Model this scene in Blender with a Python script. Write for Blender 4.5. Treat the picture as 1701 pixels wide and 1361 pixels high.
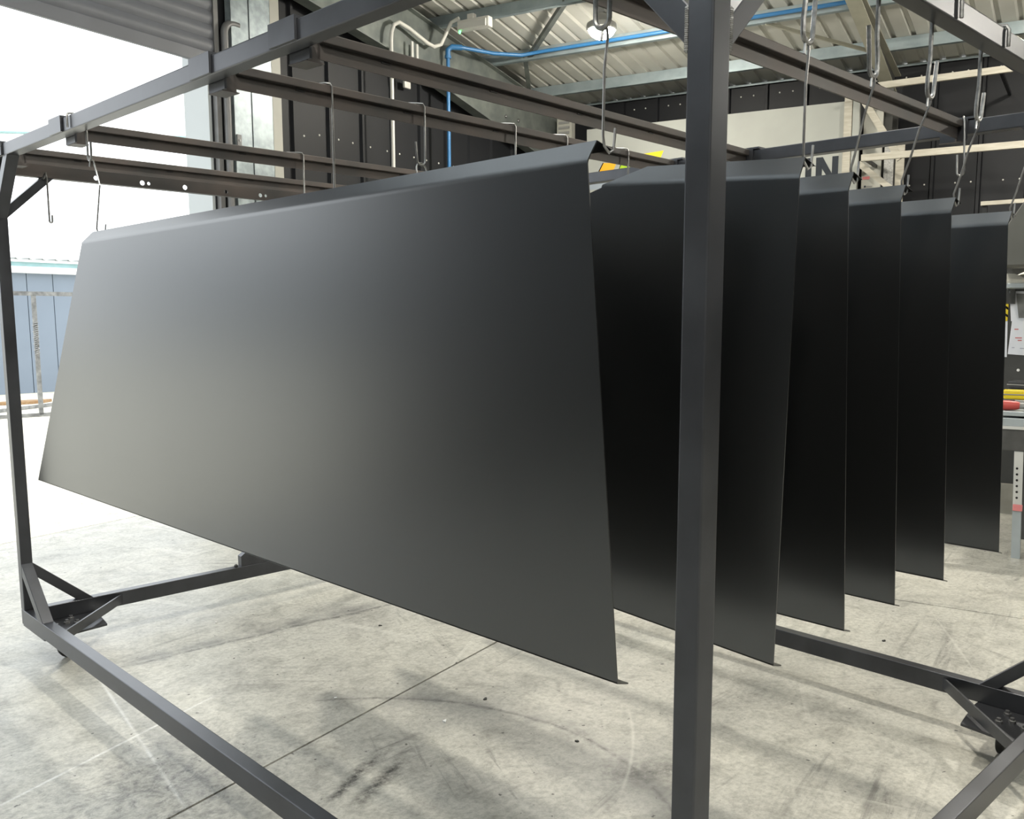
import bpy, bmesh, math, random
from mathutils import Vector, Matrix
random.seed(7)
for o in list(bpy.data.objects): bpy.data.objects.remove(o)
SC = bpy.context.scene
COL = SC.collection
# ------------------------------------------------------------------ camera
# world axes: x, y = the two sides of the rack, z up, metres; rack corner post by the camera stands at x = y = 0
cam_d = bpy.data.cameras.new('camera'); cam = bpy.data.objects.new('camera', cam_d); COL.objects.link(cam)
YAW, PITCH, ROLL = math.radians(43.897), math.radians(-7.447), math.radians(0.293)
fw = Vector((math.cos(PITCH)*math.cos(YAW), math.cos(PITCH)*math.sin(YAW), math.sin(PITCH)))
rt = fw.cross(Vector((0, 0, 1))).normalized(); up = rt.cross(fw)
c_, s_ = math.cos(ROLL), math.sin(ROLL)
rt, up = rt*c_ + up*s_, up*c_ - rt*s_
cam.matrix_world = Matrix(((rt.x, up.x, -fw.x, -1.2485), (rt.y, up.y, -fw.y, -0.8851), (rt.z, up.z, -fw.z, 1.626), (0, 0, 0, 1)))
cam_d.sensor_fit = 'HORIZONTAL'; cam_d.sensor_width = 36.0
cam_d.lens = 1522.12*36/1701
cam_d.shift_x = -(940.0-850.5)/1701; cam_d.shift_y = (723.53-680.5)/1701
cam_d.clip_start = 0.05; cam_d.clip_end = 300
SC.camera = cam
# ------------------------------------------------------------------ world, exposure, light
world = bpy.data.worlds.new('overcast'); SC.world = world; world.use_nodes = True
wn = world.node_tree; bg = wn.nodes['Background']
bg.inputs['Color'].default_value = (0.93, 0.975, 1.0, 1); bg.inputs['Strength'].default_value = 2.4
SC.view_settings.view_transform = 'Standard'; SC.view_settings.look = 'None'
SC.view_settings.exposure = 0.25; SC.view_settings.gamma = 1.0
SC.view_settings.use_curve_mapping = False
LAMP_GLOW = 680.0

# ------------------------------------------------------------------ helpers
T = math.radians(14.0)                       # the hall is turned 14 degrees against the rack
DV = Vector((math.cos(T), math.sin(T), 0)); WV = Vector((-math.sin(T), math.cos(T), 0))
def ba(a, b, z=0.0): return DV*a + WV*b + Vector((0, 0, z))     # hall coordinates -> world
HALL = Matrix.Rotation(T, 4, 'Z')

def tag(o, label=None, cat=None, group=None, kind=None):
    if label: o['label'] = label
    if cat: o['category'] = cat
    if group: o['group'] = group
    if kind: o['kind'] = kind
    return o
def link(o, parent=None):
    COL.objects.link(o)
    if parent is not None: o.parent = parent
    return o
def empty(name, loc=(0, 0, 0), mat=None):
    o = bpy.data.objects.new(name, None); o.empty_display_size = .1
    link(o)
    if mat is not None: o.matrix_world = mat
    else: o.location = loc
    return o
class MB:
    """collects geometry for ONE mesh object"""
    def __init__(s): s.bm = bmesh.new()
    def hexa(s, pts):
        v = [s.bm.verts.new(p) for p in pts]
        for f in ((0,3,2,1),(4,5,6,7),(0,1,5,4),(1,2,6,5),(2,3,7,6),(3,0,4,7)): s.bm.faces.new([v[i] for i in f])
        return s
    def box(s, x0, x1, y0, y1, z0, z1):
        return s.hexa([(x0,y0,z0),(x1,y0,z0),(x1,y1,z0),(x0,y1,z0),(x0,y0,z1),(x1,y0,z1),(x1,y1,z1),(x0,y1,z1)])
    def bar(s, p, q, u, w, h):
        """box section bar from p to q; u = direction of its width"""
        p, q = Vector(p), Vector(q); d = (q-p).normalized(); u = Vector(u); u = (u-d*u.dot(d)).normalized(); v = d.cross(u)
        a, b = u*(w/2), v*(h/2)
        return s.hexa([p-a-b, p+a-b, p+a+b, p-a+b, q-a-b, q+a-b, q+a+b, q-a+b])
    def prism(s, pts, ext):
        """polygon pts extruded by vector ext"""
        ext = Vector(ext); n = len(pts)
        a = [s.bm.verts.new(Vector(p)) for p in pts]; b = [s.bm.verts.new(Vector(p)+ext) for p in pts]
        s.bm.faces.new(a[::-1]); s.bm.faces.new(b)
        for i in range(n): s.bm.faces.new((a[i], a[(i+1) % n], b[(i+1) % n], b[i]))
        return s
    def tube(s, pts, r, n=8, cap=True, r2=None):
        pts = [Vector(p) for p in pts]; rings = []; prev = None
        for i, p in enumerate(pts):
            d = (pts[min(i+1, len(pts)-1)]-pts[max(i-1, 0)]).normalized()
            if prev is None:
                u = d.orthogonal().normalized()
            else:
                u = (prev-d*prev.dot(d)).normalized()
            prev = u; v = d.cross(u)
            rr = r if r2 is None else r+(r2-r)*i/(len(pts)-1)
            rings.append([s.bm.verts.new(p+(u*math.cos(6.28319*k/n)+v*math.sin(6.28319*k/n))*rr) for k in range(n)])
        for A, B in zip(rings, rings[1:]):
            for k in range(n): s.bm.faces.new((A[k], A[(k+1) % n], B[(k+1) % n], B[k]))
        if cap: s.bm.faces.new(rings[0][::-1]); s.bm.faces.new(rings[-1])
        return s
    def lathe(s, prof, c=(0,0,0), ax=(0,0,1), n=20):
        """prof = (radius, height) list"""
        ax = Vector(ax).normalized(); u = ax.orthogonal().normalized(); v = ax.cross(u); c = Vector(c)
        rings = [[s.bm.verts.new(c+ax*h+(u*math.cos(6.28319*k/n)+v*math.sin(6.28319*k/n))*max(r, 1e-4)) for k in range(n)] for r, h in prof]
        for A, B in zip(rings, rings[1:]):
            for k in range(n): s.bm.faces.new((A[k], A[(k+1) % n], B[(k+1) % n], B[k]))
        s.bm.faces.new(rings[0][::-1]); s.bm.faces.new(rings[-1])
        return s
    def bevel(s, w, seg=2):
        bmesh.ops.bevel(s.bm, geom=list(s.bm.edges), offset=w, segments=seg, profile=.6, affect='EDGES', clamp_overlap=True)
        return s
    def build(s, name, mat, parent=None, smooth=False, world=None):
        bmesh.ops.recalc_face_normals(s.bm, faces=s.bm.faces)
        me = bpy.data.meshes.new(name); s.bm.to_mesh(me); s.bm.free()
        if smooth:
            me.polygons.foreach_set('use_smooth', [True]*len(me.polygons))
            me.set_sharp_from_angle(angle=math.radians(40))
        me.materials.append(mat)
        o = bpy.data.objects.new(name, me); link(o, parent)
        if world is not None: o.matrix_world = world
        return o
def arc(c, u, v, r, a0, a1, n=8):
    c, u, v = Vector(c), Vector(u), Vector(v)
    return [c+u*(r*math.cos(a0+(a1-a0)*i/n))+v*(r*math.sin(a0+(a1-a0)*i/n)) for i in range(n+1)]

# ------------------------------------------------------------------ materials
def mat(name, col, rough=.5, metal=0., spec=.5, var=0., scale=8., bump=0., bscale=60., rvar=0., coord='Object', col2=None, stretch=None):
    m = bpy.data.materials.new(name); m.use_nodes = True; nt = m.node_tree; N = nt.nodes; L = nt.links
    p = N['Principled BSDF']
    p.inputs['Base Color'].default_value = (*col, 1); p.inputs['Roughness'].default_value = rough
    p.inputs['Metallic'].default_value = metal; p.inputs['Specular IOR Level'].default_value = spec
    tc = N.new('ShaderNodeTexCoord'); src = tc.outputs[coord]
    if stretch:
        mp = N.new('ShaderNodeMapping'); mp.inputs['Scale'].default_value = stretch; L.new(src, mp.inputs[0]); src = mp.outputs[0]
    if var or rvar or col2:
        no = N.new('ShaderNodeTexNoise'); no.inputs['Scale'].default_value = scale; no.inputs['Detail'].default_value = 6
        L.new(src, no.inputs['Vector'])
        if col2 or var:
            ra = N.new('ShaderNodeValToRGB'); ra.color_ramp.elements[0].position = .35; ra.color_ramp.elements[1].position = .68
            c2 = col2 if col2 else tuple(min(1, c*(1+var)) for c in col); c1 = col if col2 else tuple(c*(1-var) for c in col)
            ra.color_ramp.elements[0].color = (*c1, 1); ra.color_ramp.elements[1].color = (*c2, 1)
            L.new(no.outputs['Fac'], ra.inputs[0]); L.new(ra.outputs[0], p.inputs['Base Color'])
        if rvar:
            mr = N.new('ShaderNodeMapRange'); mr.inputs['To Min'].default_value = max(.02, rough-rvar); mr.inputs['To Max'].default_value = rough+rvar
            L.new(no.outputs['Fac'], mr.inputs['Value']); L.new(mr.outputs[0], p.inputs['Roughness'])
    if bump:
        nb = N.new('ShaderNodeTexNoise'); nb.inputs['Scale'].default_value = bscale; nb.inputs['Detail'].default_value = 3
        L.new(src, nb.inputs['Vector'])
        bp = N.new('ShaderNodeBump'); bp.inputs['Strength'].default_value = bump; bp.inputs['Distance'].default_value = .002
        L.new(nb.outputs['Fac'], bp.inputs['Height']); L.new(bp.outputs[0], p.inputs['Normal'])
    return m
def emis(name, col, st):
    m = bpy.data.materials.new(name); m.use_nodes = True
    p = m.node_tree.nodes['Principled BSDF']; p.inputs['Base Color'].default_value = (*col, 1)
    p.inputs['Emission Color'].default_value = (*col, 1); p.inputs['Emission Strength'].default_value = st
    return m
M = {}
M['panel'] = mat('charcoal_powder_coat', (.140, .143, .146), .31, metal=1.0, rvar=.01, scale=2)
M['rack'] = mat('dark_painted_steel', (.076, .079, .088), .33, metal=.7, var=.18, scale=5, bump=.02, bscale=200, rvar=.05)
M['beam'] = mat('mill_scale_steel', (.058, .056, .055), .45, metal=.3, col2=(.100, .083, .075), scale=3.5, bump=.03, bscale=150, rvar=.06)
M['wire'] = mat('bright_wire', (.32, .32, .315), .35, metal=.9, var=.2, scale=40)
M['hook'] = mat('worn_hook_steel', (.28, .28, .275), .42, metal=.8, var=.35, scale=50, bump=.2, bscale=200)
M['bolt'] = mat('zinc_bolt', (.25, .25, .25), .4, metal=.8)
M['bolt_dark'] = mat('black_bolt', (.03, .03, .03), .45)
M['rubber'] = mat('black_rubber', (.02, .02, .02), .6)
M['clad'] = mat('anthracite_cladding', (.010, .0108, .0132), .55, spec=.32, var=.12, scale=1.2, bump=.15, bscale=2.5)
M['rib'] = mat('anthracite_rib', (.014, .0145, .016), .45, spec=.45)
M['galv'] = mat('galvanised_steel', (.25, .29, .305), .42, metal=.55, col2=(.38, .43, .45), scale=14, rvar=.08)
M['galv_dark'] = mat('weathered_galvanised_web', (.13, .145, .14), .55, metal=.35, col2=(.21, .23, .21), scale=6, rvar=.08)
M['purlin'] = mat('galvanised_purlin', (.27, .33, .35), .45, metal=.4, col2=(.36, .42, .44), scale=5, rvar=.06)
M['roof'] = mat('pale_roof_liner', (.54, .535, .49), .55, col2=(.62, .615, .565), scale=2.2, bump=.05, bscale=15)
M['roofrib'] = mat('roof_liner_rib', (.30, .295, .265), .55)
M['white'] = mat('white_board', (.34, .35, .325), .7, var=.05, scale=2)
M['cream'] = mat('cream_board', (.40, .395, .35), .5, var=.06, scale=3)
M['timber'] = mat('pale_timber', (.36, .335, .275), .6, col2=(.46, .435, .37), scale=6, stretch=(1, 1, 8), bump=.1, bscale=40)
M['ply'] = mat('speckled_board', (.42, .42, .40), .6, col2=(.26, .26, .25), scale=60)
M['shutter'] = mat('grey_shutter', (.145, .152, .172), .42, spec=.5, var=.06, scale=4)
M['jamb'] = mat('white_jamb', (.42, .45, .46), .4)
M['guide'] = mat('grey_guide', (.16, .16, .16), .45, metal=.4, var=.1, scale=9)
M['plastic'] = mat('white_plastic', (.62, .61, .57), .4)
M['bluepipe'] = mat('blue_air_pipe', (.035, .16, .36), .35)
M['green_led'] = emis('green_led', (.15, 1, .25), 2.5)
M['lamp'] = emis('lamp_bowl', (1, .945, .83), LAMP_GLOW)
M['lampbody'] = mat('lamp_housing', (.35, .35, .33), .4, metal=.4)
M['nb'] = mat('blue_grey_cladding', (.20, .24, .295), .5, var=.05, scale=.8)
M['nbdark'] = mat('blue_grey_seam', (.15, .19, .24), .6)
M['nbwhite'] = mat('white_gutter', (.85, .87, .87), .45)
M['nbteal'] = mat('teal_soffit', (.30, .46, .46), .5, var=.1, scale=4)
M['yardsteel'] = mat('yard_galvanised_frame', (.16, .16, .16), .5, metal=.3, col2=(.34, .34, .33), scale=12)
M['rust'] = mat('rusty_offcut', (.30, .17, .08), .7, col2=(.42, .28, .15), scale=20)
M['yellow'] = mat('yellow_plastic', (.72, .55, .02), .4)
M['orange'] = mat('orange_print', (.85, .42, .03), .45)
M['lime'] = mat('lime_print', (.36, .55, .03), .45)
M['yprint'] = mat('yellow_print', (.78, .60, .02), .45)
M['bluegrey'] = mat('blue_grey_print', (.30, .34, .39), .4)
M['black'] = mat('black_print', (.008, .008, .009), .16, spec=.6)
M['red'] = mat('red_plastic', (.45, .06, .05), .4)
M['redprint'] = mat('red_print', (.60, .20, .20), .5)
M['blackplastic'] = mat('black_plastic', (.03, .03, .033), .5)
M['greytool'] = mat('grey_tool', (.25, .25, .24), .5)
M['paper'] = mat('white_paper', (.70, .72, .78), .7, var=.04, scale=10)
M['photo'] = mat('dark_photo_print', (.16, .16, .16), .5, col2=(.30, .30, .29), scale=9)
M['ink'] = mat('faint_ink', (.40, .42, .50), .7)
M['redink'] = mat('red_ink', (.55, .15, .15), .7)
M['benchsteel'] = mat('bench_pale_steel', (.38, .42, .44), .4, metal=.4, var=.08, scale=6)
M['benchdark'] = mat('bench_dark_steel', (.06, .06, .058), .5, var=.2, scale=10)
M['zincplate'] = mat('zinc_strip', (.62, .62, .60), .4, metal=.4)
M['board'] = mat('dark_partition_board', (.045, .046, .044), .55, var=.15, scale=4)
M['concrete'] = mat('plinth_concrete', (.30, .29, .25), .75, var=.15, scale=6, bump=.2, bscale=40)
M['hood'] = mat('grey_hood', (.10, .102, .092), .5, var=.12, scale=2)
M['cloth'] = mat('dust_sheet', (.55, .54, .48), .85, var=.08, scale=9)
M['chip'] = mat('white_chip', (.8, .8, .78), .6)
M['darkchip'] = mat('dark_chip', (.03, .03, .028), .7)

def concrete_floor(name, tint=1.0, outdoors=False, warm=(1, 1, 1)):
    m = bpy.data.materials.new(name); m.use_nodes = True; nt = m.node_tree; N = nt.nodes; L = nt.links
    p = N['Principled BSDF']; p.inputs['Specular IOR Level'].default_value = .5
    geo = N.new('ShaderNodeNewGeometry'); pos = geo.outputs['Position']
    def noise(sc, det=6, rough=.55, stretch=None, rot=0., dist=0.):
        n = N.new('ShaderNodeTexNoise'); n.inputs['Scale'].default_value = sc; n.inputs['Detail'].default_value = det
        n.inputs['Roughness'].default_value = rough; n.inputs['Distortion'].default_value = dist
        v = pos
        if stretch:
            mp = N.new('ShaderNodeMapping'); mp.vector_type = 'TEXTURE'; mp.inputs['Rotation'].default_value = (0, 0, rot); mp.inputs['Scale'].default_value = stretch
            L.new(v, mp.inputs[0]); v = mp.outputs[0]
        L.new(v, n.inputs['Vector']); return n.outputs['Fac']
    def ramp(f, stops):
        r = N.new('ShaderNodeValToRGB'); e = r.color_ramp.elements
        while len(e) < len(stops): e.new(.5)
        for i, (q, c) in enumerate(stops): e[i].position = q; e[i].color = (*c, 1)
        L.new(f, r.inputs[0]); return r.outputs[0]
    def mix(mode, fac, a, b):
        x = N.new('ShaderNodeMix'); x.data_type = 'RGBA'; x.blend_type = mode
        if isinstance(fac, float): x.inputs[0].default_value = fac
        else: L.new(fac, x.inputs[0])
        L.new(a, x.inputs[6])
        if isinstance(b, tuple): x.inputs[7].default_value = (*b, 1)
        else: L.new(b, x.inputs[7])
        return x.outputs[2]
    t = tint
    base = ramp(noise(.8, 9, .66, dist=.8), [(.30, (.40*t, .392*t, .36*t)), (.48, (.48*t, .469*t, .424*t)), (.70, (.58*t, .565*t, .505*t))])
    base = mix('MULTIPLY', .85, base, ramp(noise(7, 9, .72, dist=.5), [(.30, (.58, .58, .57)), (.52, (1, 1, 1))]))
    base = mix('MULTIPLY', .8, base, ramp(noise(42, 6, .8), [(.32, (.55, .55, .54)), (.58, (1.08, 1.08, 1.07))]))
    # rubber scuffs: thin stretched streaks in several directions, kept to patches
    for rot, sc, lo, mk, pl in (() if outdoors else ((.25, 6., .545, 1.0, .50), (-.75, 7., .56, 1.3, .52), (1.2, 9., .57, .9, .53), (.02, 14., .55, 1.8, .55))):
        st = ramp(noise(sc, 8, .68, (6.5, .40, 1), rot, .5), [(lo, (0, 0, 0)), (lo+.12, (.62, .62, .62))])
        pm = ramp(noise(mk, 4, .55, (1, 1, 1), rot, .6), [(pl, (0, 0, 0)), (pl+.13, (1, 1, 1))])
        both = mix('MULTIPLY', 1.0, st, pm)
        base = mix('MIX', both, base, (.10*t, .098*t, .090*t))
    # pale scrape lines
    for rot, sc in ((.6, 3.), (1.9, 2.6)):
        st = ramp(noise(sc, 3, .5, (9, .3, 1), rot, 1.0), [(.66, (0, 0, 0)), (.73, (.3, .3, .3))])
        base = mix('MIX', st, base, (.66*t, .65*t, .59*t))
    if not outdoors:
        def math_(op, a, b=None, clamp=False):
            x = N.new('ShaderNodeMath'); x.operation = op; x.use_clamp = clamp
            for i, v in enumerate((a, b)):
                if v is None: continue
                if isinstance(v, (int, float)): x.inputs[i].default_value = v
                else: L.new(v, x.inputs[i])
            return x.outputs[0]
        sep = N.new('ShaderNodeSeparateXYZ'); L.new(pos, sep.inputs[0]); px_, py_ = sep.outputs[0], sep.outputs[1]
        wob = math_('MULTIPLY', math_('SUBTRACT', noise(2.5, 5, .6), .5), .12)
        def lin(nx, ny, c): return math_('SUBTRACT', math_('ADD', math_('MULTIPLY', px_, nx), math_('MULTIPLY', py_, ny)), c)
        def band(d, w): return math_('SUBTRACT', 1.0, math_('DIVIDE', math_('ABSOLUTE', d), w), True)          # 1 on the line, 0 at distance w
        def gate(d, lo, hi): return math_('MULTIPLY', math_('MULTIPLY', math_('SUBTRACT', d, lo), 8.0, True), math_('MULTIPLY', math_('SUBTRACT', hi, d), 8.0, True))
        def ringd(cx, cy, r): return math_('SUBTRACT', math_('SQRT', math_('ADD', math_('POWER', math_('SUBTRACT', px_, cx), 2.0), math_('POWER', math_('SUBTRACT', py_, cy), 2.0))), r)
        streak = ramp(noise(26, 8, .75), [(.36, (0, 0, 0)), (.62, (1, 1, 1))])
        soft = ramp(noise(5, 6, .6), [(.34, (0, 0, 0)), (.60, (1, 1, 1))])
        def stain(mask, col, k):
            return mix('MIX', math_('MULTIPLY', mask, k, True), base, tuple(v*t for v in col))
        # two tyre arcs, a tyre print, chalk lines, a scuffed patch: marks of their own shape on the slab
        d1_ = math_('ADD', ringd(0, -8, 11.46), wob)
        base = stain(math_('MULTIPLY', math_('MULTIPLY', band(d1_, .10), gate(px_, .25, 2.1)), soft), (.13, .13, .125), .75)
        base = stain(math_('MULTIPLY', math_('MULTIPLY', band(math_('ADD', d1_, .05), .022), gate(px_, .25, 2.1)), streak), (.04, .04, .04), .9)
        d2_ = math_('ADD', ringd(.083, 1.459, 1.155), math_('MULTIPLY', wob, .4))
        base = stain(math_('MULTIPLY', math_('MULTIPLY', band(d2_, .12), gate(px_, .62, 1.6)), soft), (.17, .17, .165), .7)
        base = stain(math_('MULTIPLY', math_('MULTIPLY', band(d2_, .016), gate(px_, .62, 1.6)), streak), (.05, .05, .048), .8)
        ca, sa = math.cos(.47), math.sin(.47)
        u_, v_ = lin(ca, sa, .47*ca+1.73*sa), lin(-sa, ca, -.47*sa+1.73*ca)
        base = stain(math_('MULTIPLY', math_('MULTIPLY', gate(u_, -.24, .22), band(math_('ADD', math_('ABSOLUTE', v_), -.05), .045)), streak), (.045, .044, .04), 1.3)
        u2, v2 = lin(.8, -.6, .8*1.23-.6*1.03), lin(.6, .8, .6*1.23+.8*1.03)
        base = stain(math_('MULTIPLY', math_('MULTIPLY', gate(u2, -.25, .25), band(v2, .13)), streak), (.05, .05, .048), 1.0)
        base = stain(math_('MULTIPLY', math_('MULTIPLY', band(lin(-.36, .933, -.36*-.05+.933*2.62), .010), gate(px_, -.8, .45)), soft), (.85, .85, .83), .9)
        base = stain(math_('MULTIPLY', math_('MULTIPLY', band(lin(.989, -.147, .989*.077-.147*2.94), .010), gate(py_, 1.7, 3.6)), soft), (.80, .80, .77), .75)
        base = stain(math_('MULTIPLY', band(ringd(.074, 2.807, 2.015), .010), gate(px_, .95, 1.6)), (.70, .69, .63), .35)
        # scuffed, crazed area at the lower left
        base = stain(math_('MULTIPLY', math_('MULTIPLY', band(ringd(-.05, 2.2, 0), .75), streak), ramp(noise(11, 9, .8, dist=2.), [(.42, (0, 0, 0)), (.58, (1, 1, 1))])), (.10, .10, .098), 1.1)
    # specks and stains
    base = mix('MULTIPLY', 1.0, base, ramp(noise(30, 2, .5), [(.25, (.22, .22, .22)), (.285, (1, 1, 1))]))
    base = mix('MULTIPLY', .35, base, ramp(noise(2.6, 8, .68, dist=1.4), [(.34, (.48, .48, .48)), (.47, (1, 1, 1))]))
    base = mix('MULTIPLY', 1.0, base, warm)
    L.new(base, p.inputs['Base Color'])
    rr = N.new('ShaderNodeMapRange'); rr.inputs['To Min'].default_value = .24 if not outdoors else .6; rr.inputs['To Max'].default_value = .58 if not outdoors else .9
    L.new(noise(4, 7, .65), rr.inputs['Value']); L.new(rr.outputs[0], p.inputs['Roughness'])
    b = N.new('ShaderNodeBump'); b.inputs['Strength'].default_value = .30; b.inputs['Distance'].default_value = .004
    L.new(noise(14, 7, .62), b.inputs['Height']); L.new(b.outputs[0], p.inputs['Normal'])
    return m
M['floor'] = concrete_floor('worn_concrete_floor')
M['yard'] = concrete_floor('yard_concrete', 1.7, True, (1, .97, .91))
def added_rooflight_mat():
    m = bpy.data.materials.new('added_translucent_rooflight'); m.use_nodes = True; nt = m.node_tree; N = nt.nodes; L = nt.links
    N.remove(N['Principled BSDF']); out = N['Material Output']
    t = N.new('ShaderNodeBsdfTransparent'); t.inputs[0].default_value = (.93, .95, .96, 1)
    d = N.new('ShaderNodeBsdfTranslucent'); d.inputs[0].default_value = (.7, .72, .72, 1)
    x = N.new('ShaderNodeMixShader'); x.inputs[0].default_value = .35
    L.new(t.outputs[0], x.inputs[1]); L.new(d.outputs[0], x.inputs[2]); L.new(x.outputs[0], out.inputs['Surface'])
    return m
M['added_rooflight'] = added_rooflight_mat()
M['joint'] = mat('dark_joint', (.012, .012, .011), .8)

# ------------------------------------------------------------------ hall: floor
AF, BG, AN, BB = 9.7, 6.07, -5.5, -11.0           # far wall, gable with the shutter, wall behind the camera, back wall
DOOR0, DOOR1, DOORH = -1.4, 4.04, 3.70
fl = MB().box(AN, AF, BB, BG, -.20, -.012).build('floor', M['joint'], world=HALL)
tag(fl, kind='structure')
G = .0055
acuts = [AN, 4.0, AF]; bcuts = [BB, -4.5, 1.945, BG]
for i in range(len(acuts)-1):
    for j in range(len(bcuts)-1):
        MB().box(acuts[i]+G, acuts[i+1]-G, bcuts[j]+G, bcuts[j+1]-G, -.15, 0).build('floor_slab', M['floor'], fl)
yd = MB().box(-40, 60, BG+.012, 70, -.20, -.002).build('yard_ground', M['yard'], world=HALL); tag(yd, kind='structure')

# ------------------------------------------------------------------ hall: roof
RIDGE = 2.1; SL = .1575
def zs(a): return 4.945-SL*(abs(a-RIDGE)+RIDGE-6.37)            # underside of the roof sheets
rf = MB().box(RIDGE-.2, RIDGE+.2, BB-.1, BG+.1, zs(RIDGE)+.045, zs(RIDGE)+.06).build('ceiling', M['roof'], world=HALL); tag(rf, kind='structure')
def sheet_mesh(side):
    mb = MB(); bm = mb.bm
    prof = []
    for k in range(5):
        x = k*.2
        prof += [(x, 0), (x+.135, 0), (x+.150, .030), (x+.185, .030)]
    prof += [(1.0, 0)]
    a0, a1 = (RIDGE, AF+.12) if side > 0 else (RIDGE, AN-.12)
    lo = [bm.verts.new((a0, -x, zs(a0)+h)) for x, h in prof]; hi = [bm.verts.new((a1, -x, zs(a1)+h)) for x, h in prof]
    lo2 = [bm.verts.new((a0, -x, zs(a0)+h+.012)) for x, h in prof]; hi2 = [bm.verts.new((a1, -x, zs(a1)+h+.012)) for x, h in prof]
    n = len(prof)
    for i in range(n-1):
        bm.faces.new((lo[i], lo[i+1], hi[i+1], hi[i])); bm.faces.new((lo2[i], lo2[i+1], hi2[i+1], hi2[i]))
    for A, B in ((lo, lo2), (hi, hi2)):
        for i in range(n-1): bm.faces.new((A[i], A[i+1], B[i+1], B[i]))
    bm.faces.new((lo[0], hi[0], hi2[0], lo2[0])); bm.faces.new((lo[-1], hi[-1], hi2[-1], lo2[-1]))
    return mb
ADDED_ROOFLIGHTS = (0, 1, 2, 4, 5, 8, 9, 12, 13)
for side in (1, -1):
    first = None; b = BG
    while b > BB:
        if first is None:
            first = sheet_mesh(side).build('roof_sheet', M['roof'], rf); o = first
        else:
            o = bpy.data.objects.new('roof_sheet', first.data); link(o, rf)
        o.location = (0, b, 0)
        if side < 0 and round(BG-b) in ADDED_ROOFLIGHTS:                      # translucent sheets added unseen on the near slope to brighten the panel flanges
            o.name = 'added_rooflight_sheet'; o.material_slots[0].link = 'OBJECT'; o.material_slots[0].material = M['added_rooflight']
        b -= 1.0
# purlins: Z sections along the hall, hung under the sheets
PURL = [9.0, 7.98, 6.96, 5.94, 4.92, 3.9, 2.88]
def purlin(a, sgn=1):
    z = zs(a)
    mb = MB()
    mb.box(a-.004, a+.004, BB, BG-.02, z-.135, z-.002)
    mb.box(a-.055 if sgn > 0 else a, a if sgn > 0 else a+.055, BB, BG-.02, z-.139, z-.132)
    mb.box(a-.058 if sgn > 0 else a+.052, a-.052 if sgn > 0 else a+.058, BB, BG-.02, z-.139, z-.115)
    mb.box(a if sgn > 0 else a-.055, a+.055 if sgn > 0 else a, BB, BG-.02, z-.010, z-.003)
    return mb.build('purlin', M['purlin'], rf)
for a in PURL: purlin(a); purlin(2*RIDGE-a, -1)

# ------------------------------------------------------------------ hall: walls
def clad_wall(name, run0, run1, fixed, axis, inward, topf, cuts=None, pitch=.47, start=None):
    """wall of upright cladding panels; axis 'a': runs along a at b = fixed, 'b': runs along b at a = fixed"""
    w = empty(name, mat=HALL); tag(w, kind='structure')
    edges = []
    e = run0 if start is None else start
    while e > run0: e -= pitch
    while e < run1:
        if e > run0: edges.append(e)
        e += pitch
    edges = [run0]+edges+[run1]
    def q(r, d, z):
        return (r, fixed+inward*d, z) if axis == 'a' else (fixed+inward*d, r, z)
    for i in range(len(edges)-1):
        r0, r1 = edges[i], edges[i+1]
        if r1-r0 < .02: continue
        segs = [(0., None)]
        if cuts:
            for (c0, c1, zc) in cuts:
                if r0 >= c0-.01 and r1 <= c1+.01: segs = [(zc, None)]
        for zb, _ in segs:
            t0, t1 = topf(r0), topf(r1)
            rw = min(.055, (r1-r0)*.4)
            # pan with one rib at its right edge, all one folded panel
            pr = [(r0, 0), (r1-rw, 0), (r1-rw+.012, .032), (r1-.012, .032), (r1, 0)]
            mb = MB(); bm = mb.bm
            lo = [bm.verts.new(q(r, d, zb)) for r, d in pr]
            hi = [bm.verts.new(q(r, d, t0+(t1-t0)*(r-r0)/(r1-r0))) for r, d in pr]
            lo2 = [bm.verts.new(q(r, -.06, zb)) for r, d in (pr[0], pr[-1])]; hi2 = [bm.verts.new(q(r, -.06, t)) for (r, d), t in ((pr[0], t0), (pr[-1], t1))]
            for k in range(4): bm.faces.new((lo[k], lo[k+1], hi[k+1], hi[k]))
            bm.faces.new((lo2[0], lo2[1], hi2[1], hi2[0])); bm.faces.new((lo[0], lo2[0], hi2[0], hi[0])); bm.faces.new((lo[-1], lo2[1], hi2[1], hi[-1]))
            bm.faces.new(lo+[lo2[1], lo2[0]]); bm.faces.new(hi+[hi2[1], hi2[0]])
            mb.build('cladding_panel', M['clad'], w)
    return w
wl = clad_wall('wall_left', AN, AF, BG, 'a', -1, lambda a: zs(a)+.03, cuts=[(DOOR0-.15, DOOR1+.12, DOORH+.95)], pitch=.464, start=4.99)
# close the panels beside the door exactly at the opening
wf = clad_wall('wall_far', BB, BG, AF, 'b', -1, lambda b: zs(AF)+.0, pitch=.48, start=5.02)
wn_ = clad_wall('wall_near', BB, BG, AN, 'b', 1, lambda b: zs(AN)+.0, pitch=.48)
wb = clad_wall('wall_back', AN, AF, BB, 'a', 1, lambda a: zs(a)+.03, pitch=.48)
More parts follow.
